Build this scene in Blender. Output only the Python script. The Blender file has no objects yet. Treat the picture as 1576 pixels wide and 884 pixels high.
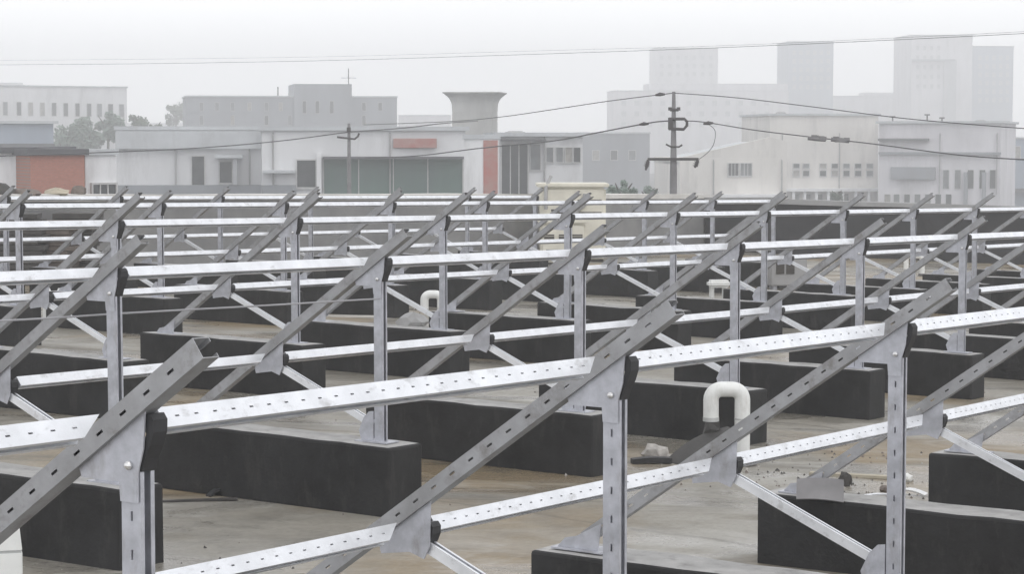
import bpy, bmesh, math, random
from mathutils import Vector, Matrix
random.seed(7)
R = math.radians
sc = bpy.context.scene
COL = sc.collection

# ------------------------------------------------------------------ camera
W0, H0, F0 = 1576.0, 884.0, 3469.4
PITCH, HC = 0.0658, 2.321
cd = bpy.data.cameras.new("camera")
cam = bpy.data.objects.new("camera", cd); COL.objects.link(cam)
cam.location = (0, 0, HC); cam.rotation_euler = (math.pi/2 - PITCH, 0, 0)
cd.sensor_fit = 'HORIZONTAL'; cd.sensor_width = 36.0; cd.lens = F0/W0*36.0
cd.clip_start = 0.05; cd.clip_end = 6000
sc.camera = cam

# ------------------------------------------------------------------ sky, sun, exposure
w = bpy.data.worlds.new("World"); sc.world = w; w.use_nodes = True
nt = w.node_tree; nt.nodes.clear()
out = nt.nodes.new('ShaderNodeOutputWorld'); bg = nt.nodes.new('ShaderNodeBackground')
sky = nt.nodes.new('ShaderNodeTexSky'); sky.sky_type = 'NISHITA'; sky.sun_disc = False
SUN_EL, SUN_ROT = 58.0, 150.0
sky.sun_elevation = R(SUN_EL); sky.sun_rotation = R(SUN_ROT)
sky.air_density = 1.0; sky.dust_density = 6.0; sky.ozone_density = 1.0
tc = nt.nodes.new('ShaderNodeTexCoord'); mp = nt.nodes.new('ShaderNodeMapping')
mp.inputs['Scale'].default_value = (1.0, 1.0, 3.0)
nz = nt.nodes.new('ShaderNodeTexNoise'); nz.inputs['Scale'].default_value = 2.2; nz.inputs['Detail'].default_value = 5
cr = nt.nodes.new('ShaderNodeValToRGB')
cr.color_ramp.elements[0].position = 0.3; cr.color_ramp.elements[0].color = (10.1, 10.25, 10.5, 1)
cr.color_ramp.elements[1].position = 0.7; cr.color_ramp.elements[1].color = (11.4, 11.45, 11.6, 1)
mx = nt.nodes.new('ShaderNodeMixRGB'); mx.inputs[0].default_value = 0.93      # cloud cover
nt.links.new(tc.outputs['Generated'], mp.inputs['Vector']); nt.links.new(mp.outputs['Vector'], nz.inputs['Vector'])
nt.links.new(nz.outputs['Fac'], cr.inputs['Fac'])
nt.links.new(sky.outputs['Color'], mx.inputs[1]); nt.links.new(cr.outputs['Color'], mx.inputs[2])
sx_ = nt.nodes.new('ShaderNodeSeparateXYZ'); nt.links.new(tc.outputs['Generated'], sx_.inputs[0])
mr_ = nt.nodes.new('ShaderNodeMapRange'); mr_.inputs['From Min'].default_value = 0.0; mr_.inputs['From Max'].default_value = 0.45
mr_.inputs['To Min'].default_value = 1.72; mr_.inputs['To Max'].default_value = 0.98       # overcast sky, brighter low down
nt.links.new(sx_.outputs['Z'], mr_.inputs['Value'])
ml_ = nt.nodes.new('ShaderNodeMixRGB'); ml_.blend_type = 'MULTIPLY'; ml_.inputs[0].default_value = 1.0
nt.links.new(mx.outputs['Color'], ml_.inputs[1]); nt.links.new(mr_.outputs['Result'], ml_.inputs[2])
nt.links.new(ml_.outputs['Color'], bg.inputs['Color']); bg.inputs['Strength'].default_value = 0.1
nt.links.new(bg.outputs['Background'], out.inputs['Surface'])
sl = bpy.data.lights.new("sun", 'SUN'); sl.energy = 0.6; sl.angle = R(35); sl.color = (1.0, 0.97, 0.93)
so = bpy.data.objects.new("sun", sl); COL.objects.link(so)
az = R(SUN_ROT); el = R(SUN_EL)
sd = Vector((math.sin(az)*math.cos(el), math.cos(az)*math.cos(el), math.sin(el)))
so.rotation_euler = sd.to_track_quat('Z', 'Y').to_euler(); so.location = (0, -20, 60)
sc.view_settings.view_transform = 'Standard'; sc.view_settings.look = 'None'
sc.view_settings.exposure = 0.05; sc.view_settings.gamma = 1.0
sc.cycles.volume_bounces = 3; sc.cycles.max_bounces = 8

# ------------------------------------------------------------------ geometry of the roof
AL = 0.5814; SP, SU = -0.0203, -0.0118; X0, Y0 = 0.3567, 7.7447
PV = Vector((math.sin(AL), math.cos(AL), 0)); UV = Vector((math.cos(AL), -math.sin(AL), 0))
S = 2.4; HP, HB, LP, ZL, DR, TAU = 1.5418, 0.3986, 0.837, 0.8815, 0.033, 0.6201
ROWS = {1: (0.0, 0.0, 0.0), 2: (-4.529, 4.733, 0.042), 3: (-9.283, 9.797, 0.098), 4: (-15.034, 14.298, 0.06), 5: (-20.479, 21.748, 0.0)}
STREET = -10.0
def RP(a, b, z=0.0):
    P = Vector((X0, Y0, 0)) + PV*a + UV*b
    P.z = z + SP*a + SU*b
    return P
CF = Vector((0, math.cos(PITCH), -math.sin(PITCH))); CU = Vector((0, math.sin(PITCH), math.cos(PITCH)))
def ray(x, y): return CF + Vector((1, 0, 0))*((x-W0/2)/F0) - CU*((y-H0/2)/F0)
def at(x, y, Y):
    d = ray(x, y); return Vector((0, 0, HC)) + d*(Y/d.y)
def on_roof(x, y, z=0.0):
    d = ray(x, y); n = Vector((0, 0, 1)) - PV*SP - UV*SU
    o = Vector((0, 0, HC)); q = Vector((X0, Y0, z))
    return o + d*((q-o).dot(n)/d.dot(n))

def along(x, b):
    """distance a along the line at offset b that appears at picture column x"""
    lo, hi = 0.0, 90.0
    for _ in range(50):
        m = (lo+hi)/2; P = RP(m, b, 0.5)-Vector((0, 0, HC)); u = W0/2+F0*P.x/P.dot(CF)
        lo, hi = (m, hi) if u < x else (lo, m)
    return lo
# ------------------------------------------------------------------ helpers
def tag(o, label=None, cat=None, group=None, kind=None):
    if label: o['label'] = label
    if cat: o['category'] = cat
    if group: o['group'] = group
    if kind: o['kind'] = kind
    return o
def empty(name, loc, rz=0.0):
    o = bpy.data.objects.new(name, None); COL.objects.link(o); o.location = loc; o.rotation_euler = (0, 0, rz)
    o.empty_display_size = 0.2
    return o
def mesh(name, bm, mats):
    me = bpy.data.meshes.new(name); bm.normal_update(); bm.to_mesh(me); bm.free()
    for m in (mats if isinstance(mats, (list, tuple)) else [mats]): me.materials.append(m)
    return me
def obj(name, bm, mats, parent=None, loc=None):
    me = bm if isinstance(bm, bpy.types.Mesh) else mesh(name, bm, mats)
    o = bpy.data.objects.new(name, me); COL.objects.link(o)
    if parent: o.parent = parent
    if loc is not None: o.location = loc
    return o
def shade_smooth(me, angle=40):
    for p in me.polygons: p.use_smooth = True
    try: me.set_sharp_from_angle(angle=R(angle))
    except Exception: pass
def add_bar(bm, p0, p1, side, up, w0, w1, h0, h1, mi=0):
    p0 = Vector(p0); p1 = Vector(p1); side = Vector(side); up = Vector(up)
    vs = []
    for P in (p0, p1):
        for (a, b) in ((w0, h0), (w1, h0), (w1, h1), (w0, h1)): vs.append(bm.verts.new(P + side*a + up*b))
    fs = [(0, 3, 2, 1), (4, 5, 6, 7), (0, 1, 5, 4), (1, 2, 6, 5), (2, 3, 7, 6), (3, 0, 4, 7)]
    out = []
    for f in fs:
        fc = bm.faces.new([vs[i] for i in f]); fc.material_index = mi; out.append(fc)
    return vs
def fix(bm): bmesh.ops.recalc_face_normals(bm, faces=bm.faces[:])
def add_box(bm, x0, x1, y0, y1, z0, z1, mi=0):
    return add_bar(bm, (0, y0, 0), (0, y1, 0), (1, 0, 0), (0, 0, 1), x0, x1, z0, z1, mi)
def add_slotted(bm, p0, p1, side, up, w0, w1, h0, h1, period=0.10, sl=0.026, sw=0.008):
    """thin plate (side = thin, up = wide) with a row of real slots along its middle"""
    p0 = Vector(p0); p1 = Vector(p1); d = p1-p0; L = d.length; d = d/L; c = (h0+h1)/2
    add_bar(bm, p0, p1, side, up, w0, w1, h0, c-sw/2); add_bar(bm, p0, p1, side, up, w0, w1, c+sw/2, h1)
    n = int((L-0.04)/period); t = 0.0; st = (L-n*period)/2 + period/2
    for k in range(n):
        s0 = st+k*period-sl/2
        add_bar(bm, p0+d*t, p0+d*s0, side, up, w0, w1, c-sw/2, c+sw/2); t = s0+sl
    add_bar(bm, p0+d*t, p1, side, up, w0, w1, c-sw/2, c+sw/2)
def add_tube(bm, pts, r, n=8, cap=True, mi=0):
    pts = [Vector(p) for p in pts]; rings = []
    rs = r if isinstance(r, (list, tuple)) else [r]*len(pts)
    ref = None
    for i, P in enumerate(pts):
        t = (pts[min(i+1, len(pts)-1)]-pts[max(i-1, 0)]).normalized()
        if ref is None: ref = t.orthogonal().normalized()
        ref = (ref - t*ref.dot(t)).normalized(); bi = t.cross(ref)
        rings.append([bm.verts.new(P + (ref*math.cos(2*math.pi*k/n)+bi*math.sin(2*math.pi*k/n))*rs[i]) for k in range(n)])
    for i in range(len(rings)-1):
        for k in range(n):
            f = bm.faces.new((rings[i][k], rings[i][(k+1) % n], rings[i+1][(k+1) % n], rings[i+1][k])); f.material_index = mi
    if cap:
        bm.faces.new(rings[0][::-1]).material_index = mi; bm.faces.new(rings[-1]).material_index = mi
def add_prism(bm, poly, y0, y1, mi=0):
    """polygon in x,z extruded along y"""
    A = [bm.verts.new((x, y0, z)) for x, z in poly]; B = [bm.verts.new((x, y1, z)) for x, z in poly]
    n = len(poly)
    bm.faces.new(A).material_index = mi; bm.faces.new(B[::-1]).material_index = mi
    for i in range(n): bm.faces.new((A[i], B[i], B[(i+1) % n], A[(i+1) % n])).material_index = mi
def shear(bm, sp=SP, su=SU):
    for v in bm.verts: v.co.z += su*v.co.x + sp*v.co.y

# ------------------------------------------------------------------ materials
def mat(name, base, rough=0.7, metal=0.0, var=0.15, scale=4.0, bump=0.0, bscale=60.0, base2=None, rvar=0.1, stretch=None, spec=0.5, f0=0.35, f1=0.68):
    m = bpy.data.materials.new(name); m.use_nodes = True; t = m.node_tree; b = t.nodes['Principled BSDF']
    b.inputs['Metallic'].default_value = metal; b.inputs['Specular IOR Level'].default_value = spec
    c = t.nodes.new('ShaderNodeTexCoord'); n = t.nodes.new('ShaderNodeTexNoise')
    n.inputs['Scale'].default_value = scale; n.inputs['Detail'].default_value = 6; n.inputs['Roughness'].default_value = 0.62
    src = c.outputs['Object']
    if stretch:
        mpn = t.nodes.new('ShaderNodeMapping'); mpn.inputs['Scale'].default_value = stretch
        t.links.new(src, mpn.inputs['Vector']); src = mpn.outputs['Vector']
    t.links.new(src, n.inputs['Vector'])
    r = t.nodes.new('ShaderNodeValToRGB'); b2 = base2 or tuple(x*(1-var) for x in base); b1 = base if base2 else tuple(min(1, x*(1+var)) for x in base)
    r.color_ramp.elements[0].position = f0; r.color_ramp.elements[1].position = f1
    r.color_ramp.elements[0].color = (*b2, 1); r.color_ramp.elements[1].color = (*b1, 1)
    t.links.new(n.outputs['Fac'], r.inputs['Fac']); t.links.new(r.outputs['Color'], b.inputs['Base Color'])
    mr = t.nodes.new('ShaderNodeMapRange'); mr.inputs['To Min'].default_value = max(0.05, rough-rvar); mr.inputs['To Max'].default_value = min(1, rough+rvar)
    t.links.new(n.outputs['Fac'], mr.inputs['Value']); t.links.new(mr.outputs['Result'], b.inputs['Roughness'])
    if bump:
        n2 = t.nodes.new('ShaderNodeTexNoise'); n2.inputs['Scale'].default_value = bscale; n2.inputs['Detail'].default_value = 4
        t.links.new(c.outputs['Object'], n2.inputs['Vector'])
        bp = t.nodes.new('ShaderNodeBump'); bp.inputs['Strength'].default_value = bump; bp.inputs['Distance'].default_value = 0.01
        t.links.new(n2.outputs['Fac'], bp.inputs['Height']); t.links.new(bp.outputs['Normal'], b.inputs['Normal'])
    return m
def grime(m, col, scale, lo, hi, amt, stretch=None):
    """speckles or streaks of dirt mixed over a material"""
    t = m.node_tree; b = t.nodes['Principled BSDF']; old = b.inputs['Base Color'].links[0].from_socket
    c = t.nodes.new('ShaderNodeTexCoord'); n = t.nodes.new('ShaderNodeTexNoise'); n.inputs['Scale'].default_value = scale; n.inputs['Detail'].default_value = 7; n.inputs['Roughness'].default_value = 0.7
    q = t.nodes.new('ShaderNodeMapping'); q.inputs['Scale'].default_value = stretch or (1, 1, 1)
    oi = t.nodes.new('ShaderNodeObjectInfo'); ad = t.nodes.new('ShaderNodeVectorMath'); ad.operation = 'ADD'; sc_ = t.nodes.new('ShaderNodeVectorMath'); sc_.operation = 'SCALE'; sc_.inputs['Scale'].default_value = 40.0
    cb = t.nodes.new('ShaderNodeCombineXYZ'); t.links.new(oi.outputs['Random'], cb.inputs['X']); t.links.new(oi.outputs['Random'], cb.inputs['Y']); t.links.new(cb.outputs[0], sc_.inputs[0])
    t.links.new(c.outputs['Object'], ad.inputs[0]); t.links.new(sc_.outputs[0], ad.inputs[1]); t.links.new(ad.outputs[0], q.inputs['Vector']); t.links.new(q.outputs['Vector'], n.inputs['Vector'])
    mr = t.nodes.new('ShaderNodeMapRange'); mr.inputs['From Min'].default_value = lo; mr.inputs['From Max'].default_value = hi; mr.inputs['To Max'].default_value = amt
    t.links.new(n.outputs['Fac'], mr.inputs['Value'])
    x = t.nodes.new('ShaderNodeMixRGB'); x.inputs[2].default_value = (*col, 1); t.links.new(mr.outputs['Result'], x.inputs[0]); t.links.new(old, x.inputs[1]); t.links.new(x.outputs[0], b.inputs['Base Color'])
M = {}
M['galv'] = mat('galvanised_steel', (0.46, 0.47, 0.515), 0.48, 0.45, 0.16, 14, 0.05, 120)
M['rafter'] = mat('weathered_galvanised_steel', (0.385, 0.39, 0.41), 0.52, 0.4, 0.18, 6, 0.06, 120, base2=(0.265, 0.267, 0.275))
M['rail'] = mat('bright_galvanised_steel', (0.80, 0.815, 0.85), 0.36, 0.55, 0.10, 6, 0.03, 90)
M['clip'] = mat('black_rubber', (0.025, 0.025, 0.028), 0.6, 0, 0.2, 20)
M['bolt'] = mat('zinc_bolt', (0.72, 0.72, 0.72), 0.3, 0.8, 0.1, 30)
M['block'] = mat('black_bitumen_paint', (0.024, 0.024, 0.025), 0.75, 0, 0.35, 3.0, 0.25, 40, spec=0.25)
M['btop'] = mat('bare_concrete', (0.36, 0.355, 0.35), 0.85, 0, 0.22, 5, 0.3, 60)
M['pvc'] = mat('white_pvc', (0.74, 0.75, 0.74), 0.4, 0, 0.07, 5)
M['pvcd'] = mat('pvc_joint', (0.45, 0.46, 0.46), 0.5, 0, 0.1, 9)
M['dark'] = mat('dark_rubber_sheet', (0.05, 0.047, 0.045), 0.65, 0, 0.3, 6)
M['brownblock'] = mat('brown_timber', (0.16, 0.135, 0.12), 0.8, 0, 0.25, 5, 0.2, 30)
M['rubble'] = mat('rubble', (0.42, 0.40, 0.38), 0.9, 0, 0.3, 12, 0.4, 40)
M['tan'] = mat('tan_board', (0.42, 0.38, 0.30), 0.8, 0, 0.15, 5, 0.1, 40)
M['cream'] = mat('cream_painted_metal', (0.68, 0.655, 0.57), 0.55, 0, 0.1, 2.5)
M['louver'] = mat('dark_louvre', (0.05, 0.045, 0.04), 0.6, 0, 0.2, 5)
M['parapet'] = mat('grey_render', (0.27, 0.27, 0.27), 0.85, 0, 0.2, 0.7, 0.2, 20, base2=(0.17, 0.17, 0.175))
M['parapet_dark'] = mat('bitumen_upstand', (0.03, 0.03, 0.033), 0.8, 0, 0.3, 0.8, 0.2, 20)
M['coping'] = mat('coping_render', (0.60, 0.585, 0.56), 0.8, 0, 0.12, 1.2)
M['coping_grey'] = mat('grey_coping', (0.34, 0.34, 0.345), 0.8, 0, 0.12, 1.2)
M['wire'] = mat('cable_sheath', (0.06, 0.06, 0.065), 0.6, 0, 0.1, 3)
M['wire_grey'] = mat('grey_cable', (0.32, 0.32, 0.34), 0.5, 0, 0.1, 3)
M['pole'] = mat('pole_concrete', (0.20, 0.195, 0.20), 0.85, 0, 0.2, 3)
M['polemetal'] = mat('pole_iron', (0.05, 0.045, 0.045), 0.7, 0, 0.2, 3)
M['asphalt'] = mat('asphalt', (0.06, 0.06, 0.06), 0.9, 0, 0.2, 0.4)
M['w_white'] = mat('white_wall', (0.76, 0.765, 0.78), 0.8, 0, 0.08, 0.35, stretch=(1, 1, 0.3))
M['w_grey'] = mat('grey_wall', (0.40, 0.41, 0.43), 0.85, 0, 0.12, 0.3, stretch=(1, 1, 0.3))
M['w_pale'] = mat('pale_wall', (0.66, 0.665, 0.68), 0.8, 0, 0.1, 0.3, stretch=(1, 1, 0.3))
M['w_cream'] = mat('cream_wall', (0.68, 0.66, 0.63), 0.85, 0, 0.1, 0.3, stretch=(1, 1, 0.3))
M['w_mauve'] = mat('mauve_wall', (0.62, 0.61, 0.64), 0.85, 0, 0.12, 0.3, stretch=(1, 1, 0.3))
M['w_slate'] = mat('slate_wall', (0.26, 0.275, 0.30), 0.85, 0, 0.15, 0.2, stretch=(1, 1, 0.3))
M['w_blue'] = mat('blue_grey_cladding', (0.30, 0.345, 0.41), 0.8, 0, 0.12, 0.2, stretch=(1, 1, 0.3))
M['roofsheet'] = mat('pale_roof_sheet', (0.50, 0.52, 0.54), 0.6, 0.1, 0.1, 0.5)
M['roofdark'] = mat('dark_eave', (0.10, 0.10, 0.11), 0.8, 0, 0.2, 0.6)
M['glass'] = mat('window_glass', (0.05, 0.055, 0.06), 0.2, 0, 0.3, 1.0)
M['glassb'] = mat('reflecting_glass', (0.16, 0.17, 0.18), 0.15, 0, 0.3, 1.0)
M['glassc'] = mat('curtained_glass', (0.30, 0.29, 0.27), 0.3, 0, 0.3, 2.0)
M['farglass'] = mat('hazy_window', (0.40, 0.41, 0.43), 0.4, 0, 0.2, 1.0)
M['glassgreen'] = mat('green_glazing', (0.085, 0.165, 0.13), 0.4, 0, 0.45, 0.25, base2=(0.085, 0.12, 0.12), stretch=(1, 1, 0.3))
M['frame'] = mat('window_frame', (0.5, 0.5, 0.5), 0.6, 0, 0.08, 3)
M['redpaint'] = mat('faded_red_paint', (0.42, 0.12, 0.10), 0.75, 0, 0.2, 0.8, base2=(0.40, 0.19, 0.16))
M['redsign'] = mat('faded_red_board', (0.38, 0.13, 0.11), 0.75, 0, 0.2, 0.8, base2=(0.34, 0.20, 0.18))
M['towerconc'] = mat('tower_concrete', (0.44, 0.44, 0.43), 0.9, 0, 0.15, 0.6, stretch=(1, 1, 0.2))
M['trunk'] = mat('bark', (0.06, 0.05, 0.04), 0.9, 0, 0.2, 4)
M['pot'] = mat('dark_pot', (0.10, 0.07, 0.055), 0.8, 0, 0.2, 6)
M['leafd'] = mat('dark_foliage', (0.05, 0.075, 0.05), 0.7, 0, 0.4, 0.8)
M['leafm'] = mat('mid_foliage', (0.07, 0.11, 0.055), 0.7, 0, 0.4, 0.8)
M['leafb'] = mat('grey_foliage', (0.13, 0.18, 0.145), 0.7, 0, 0.4, 0.8)

grime(M['rail'], (0.30, 0.29, 0.28), 16, 0.56, 0.72, 0.55, (1, 0.5, 1))
grime(M['rafter'], (0.14, 0.125, 0.11), 9, 0.54, 0.70, 0.6)
grime(M['galv'], (0.22, 0.20, 0.185), 11, 0.55, 0.72, 0.5, (1, 1, 0.4))
grime(M['block'], (0.075, 0.07, 0.066), 9, 0.54, 0.78, 0.5, (1, 1, 0.35))
grime(M['btop'], (0.12, 0.115, 0.11), 7, 0.55, 0.7, 0.6)
grime(M['pvc'], (0.36, 0.34, 0.30), 9, 0.56, 0.75, 0.45, (1, 1, 0.4))
for k_w in ('w_white', 'w_pale', 'w_cream', 'w_mauve', 'w_grey', 'w_slate', 'towerconc', 'roofsheet'):
    grime(M[k_w], (0.22, 0.215, 0.21), 0.5, 0.52, 0.75, 0.45, (1, 1, 0.22))
grime(M['redpaint'], (0.35, 0.27, 0.25), 0.8, 0.45, 0.65, 0.6)
grime(M['redsign'], (0.42, 0.33, 0.31), 0.8, 0.45, 0.65, 0.6)
def brick_mat():
    m = bpy.data.materials.new('red_brick'); m.use_nodes = True; t = m.node_tree; b = t.nodes['Principled BSDF']
    c = t.nodes.new('ShaderNodeTexCoord'); mpn = t.nodes.new('ShaderNodeMapping'); mpn.inputs['Rotation'].default_value = (R(90), 0, 0)
    br = t.nodes.new('ShaderNodeTexBrick'); br.inputs['Scale'].default_value = 4.0
    br.inputs['Color1'].default_value = (0.42, 0.17, 0.125, 1); br.inputs['Color2'].default_value = (0.36, 0.145, 0.105, 1); br.inputs['Mortar'].default_value = (0.3, 0.2, 0.17, 1)
    t.links.new(c.outputs['Object'], mpn.inputs['Vector']); t.links.new(mpn.outputs['Vector'], br.inputs['Vector'])
    t.links.new(br.outputs['Color'], b.inputs['Base Color']); b.inputs['Roughness'].default_value = 0.9
    return m
M['brick'] = brick_mat()

def roof_mat():
    m = bpy.data.materials.new('weathered_roof_membrane'); m.use_nodes = True; t = m.node_tree; b = t.nodes['Principled BSDF']
    c = t.nodes.new('ShaderNodeTexCoord')
    def noise(scale, detail=6, rough=0.6, st=None, dist=0.0):
        n = t.nodes.new('ShaderNodeTexNoise'); n.inputs['Scale'].default_value = scale; n.inputs['Detail'].default_value = detail
        n.inputs['Roughness'].default_value = rough; n.inputs['Distortion'].default_value = dist
        if st:
            q = t.nodes.new('ShaderNodeMapping'); q.inputs['Scale'].default_value = st; q.inputs['Rotation'].default_value = (0, 0, -AL)
            t.links.new(c.outputs['Object'], q.inputs['Vector']); t.links.new(q.outputs['Vector'], n.inputs['Vector'])
        else: t.links.new(c.outputs['Object'], n.inputs['Vector'])
        return n
    def ramp(n, stops):
        r = t.nodes.new('ShaderNodeValToRGB')
        while len(r.color_ramp.elements) < len(stops): r.color_ramp.elements.new(0.5)
        for e, (p, col) in zip(r.color_ramp.elements, stops): e.position = p; e.color = (*col, 1)
        t.links.new(n.outputs['Fac'], r.inputs['Fac']); return r
    def mixc(f, a, bb, kind='MIX'):
        x = t.nodes.new('ShaderNodeMixRGB'); x.blend_type = kind
        if isinstance(f, float): x.inputs[0].default_value = f
        else: t.links.new(f, x.inputs[0])
        t.links.new(a, x.inputs[1]); t.links.new(bb, x.inputs[2]); return x
    big = ramp(noise(0.55, 7, 0.6, (1, 1, 1), 0.6), [(0.35, (0.145, 0.132, 0.11)), (0.5, (0.245, 0.228, 0.195)), (0.64, (0.325, 0.312, 0.282))])
    brown = ramp(noise(0.30, 5, 0.5, (1.0, 0.7, 1), 0.8), [(0.50, (0, 0, 0)), (0.62, (1, 1, 1))])
    bc = t.nodes.new('ShaderNodeRGB'); bc.outputs[0].default_value = (0.25, 0.19, 0.115, 1)
    sc1 = t.nodes.new('ShaderNodeMath'); sc1.operation = 'MULTIPLY'; sc1.inputs[1].default_value = 0.85; t.links.new(brown.outputs['Color'], sc1.inputs[0])
    m1 = mixc(sc1.outputs[0], big.outputs['Color'], bc.outputs[0])
    stain = ramp(noise(0.8, 8, 0.66, (0.6, 1.2, 1), 0.9), [(0.53, (0, 0, 0)), (0.68, (1, 1, 1))])
    dc = t.nodes.new('ShaderNodeRGB'); dc.outputs[0].default_value = (0.115, 0.108, 0.092, 1)
    sc2 = t.nodes.new('ShaderNodeMath'); sc2.operation = 'MULTIPLY'; sc2.inputs[1].default_value = 0.8; t.links.new(stain.outputs['Color'], sc2.inputs[0])
    m2 = mixc(sc2.outputs[0], m1.outputs[0], dc.outputs[0])
    pale = ramp(noise(1.3, 8, 0.7, (0.7, 1.2, 1), 0.6), [(0.58, (0, 0, 0)), (0.72, (1, 1, 1))])
    pc = t.nodes.new('ShaderNodeRGB'); pc.outputs[0].default_value = (0.44, 0.43, 0.405, 1)
    sc3 = t.nodes.new('ShaderNodeMath'); sc3.operation = 'MULTIPLY'; sc3.inputs[1].default_value = 0.55; t.links.new(pale.outputs['Color'], sc3.inputs[0])
    m3 = mixc(sc3.outputs[0], m2.outputs[0], pc.outputs[0])
    # lap seams of the membrane and fine cracks
    vo = t.nodes.new('ShaderNodeTexVoronoi'); vo.feature = 'DISTANCE_TO_EDGE'; vo.inputs['Scale'].default_value = 0.30
    q = t.nodes.new('ShaderNodeMapping'); q.inputs['Scale'].default_value = (0.6, 1.4, 1); q.inputs['Rotation'].default_value = (0, 0, -AL)
    dn = noise(1.4, 4); dv = t.nodes.new('ShaderNodeMixRGB'); dv.blend_type = 'ADD'; dv.inputs[0].default_value = 0.35
    t.links.new(c.outputs['Object'], q.inputs['Vector']); t.links.new(q.outputs['Vector'], dv.inputs[1]); t.links.new(dn.outputs['Color'], dv.inputs[2])
    t.links.new(dv.outputs[0], vo.inputs['Vector'])
    ck = t.nodes.new('ShaderNodeValToRGB'); ck.color_ramp.elements[0].position = 0.0; ck.color_ramp.elements[0].color = (0.42, 0.4, 0.38, 1)
    ck.color_ramp.elements[1].position = 0.012; ck.color_ramp.elements[1].color = (1, 1, 1, 1)
    t.links.new(vo.outputs['Distance'], ck.inputs['Fac'])
    m4 = mixc(0.6, m3.outputs[0], ck.outputs['Color'], 'MULTIPLY')
    sp = ramp(noise(26, 4, 0.7), [(0.3, (0.8, 0.8, 0.8)), (0.62, (1.06, 1.06, 1.06))])
    m5 = mixc(1.0, m4.outputs[0], sp.outputs['Color'], 'MULTIPLY')
    t.links.new(m5.outputs[0], b.inputs['Base Color'])
    wet = ramp(noise(0.7, 6, 0.6, (0.7, 1.2, 1), 1.0), [(0.42, (0.22, 0.22, 0.22)), (0.6, (0.75, 0.75, 0.75))])
    t.links.new(wet.outputs['Color'], b.inputs['Roughness'])
    bp = t.nodes.new('ShaderNodeBump'); bp.inputs['Strength'].default_value = 0.3; bp.inputs['Distance'].default_value = 0.02
    t.links.new(noise(9, 6, 0.7).outputs['Fac'], bp.inputs['Height']); t.links.new(bp.outputs['Normal'], b.inputs['Normal'])
    return m
M['roof'] = roof_mat()

# ------------------------------------------------------------------ setting: ground, roof deck, haze
bm = bmesh.new()
vs = [bm.verts.new(v) for v in ((-326, -14, STREET), (336, -14, STREET), (336, 1155, STREET), (-326, 1155, STREET))]
bm.faces.new(vs); tag(obj('ground', bm, M['asphalt']), kind='structure')

A0, A1, B0, B1 = -10.0, 46.0, -24.6, 9.0
bm = bmesh.new()
nA, nB = 60, 36; grid = []
for i in range(nA+1):
    row = []
    for j in range(nB+1):
        a = A0+(A1-A0)*i/nA; b = B0+(B1-B0)*j/nB
        e = 0 if i in (0, nA) or j in (0, nB) else random.uniform(-0.004, 0.004)
        row.append(bm.verts.new(RP(a, b, e)))
    grid.append(row)
for i in range(nA):
    for j in range(nB): bm.faces.new((grid[i][j], grid[i][j+1], grid[i+1][j+1], grid[i+1][j]))
fix(bm)
for f in bm.faces:
    if f.normal.z < 0: f.normal_flip()
deck = obj('roof_deck', bm, M['roof']); tag(deck, kind='structure')
shade_smooth(deck.data, 60)

bm = bmesh.new()                                                   # body of the building carrying the roof
Vt = [RP(A0, B0, -0.02), RP(A0, B1, -0.02), RP(A1, B1, -0.02), RP(A1, B0, -0.02)]
T = [bm.verts.new(v) for v in Vt]; Bt = [bm.verts.new((v.x, v.y, STREET)) for v in Vt]
bm.faces.new(T)
for i in range(4): bm.faces.new((T[i], T[(i+1) % 4], Bt[(i+1) % 4], Bt[i]))
fix(bm); tag(obj('roof_building_walls', bm, M['w_grey']), kind='structure')

def parapet(label, pa, pb, inward, h, mw, mc, thick=0.24):
    """from roof coordinates pa to pb, thickness away from the deck"""
    o = empty('parapet_wall', RP(*pa)); tag(o, label, 'wall')
    base = o.location
    def wall(z0, z1, t0, t1):
        b = bmesh.new(); q = []
        N = 24
        prof = [(t0, z0), (t1, z0), (t1, z1), (t0, z1)]
        rings = []
        for k in range(N+1):
            f = k/N; a = pa[0]+(pb[0]-pa[0])*f; bb = pa[1]+(pb[1]-pa[1])*f
            ring = []
            for (t, z) in prof:
                zz = z + (random.uniform(-0.012, 0.012) if z > 0.5 else 0)
                P = RP(a-inward[0]*t, bb-inward[1]*t, zz) - base; ring.append(b.verts.new(P))
            rings.append(ring)
        for k in range(N):
            for i in range(4): b.faces.new((rings[k][i], rings[k][(i+1) % 4], rings[k+1][(i+1) % 4], rings[k+1][i]))
        b.faces.new(rings[0]); b.faces.new(rings[-1][::-1]); fix(b); return b
    obj('wall_face', wall(-0.3, h-0.12, 0.002, thick), mw, o)
    obj('coping', wall(h-0.118, h, -0.05, thick+0.05), mc, o)
    return o
parapet('long grey rendered parapet with pale coping along the back roof edge', (A0, B0), (A1+0.25, B0), (0, 1), 1.5, M['parapet'], M['coping'])
parapet('dark parapet with grey coping closing the far end of the roof', (A1, B0+0.06), (A1, B1), (-1, 0), 1.42, M['parapet_dark'], M['coping_grey'])

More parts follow.
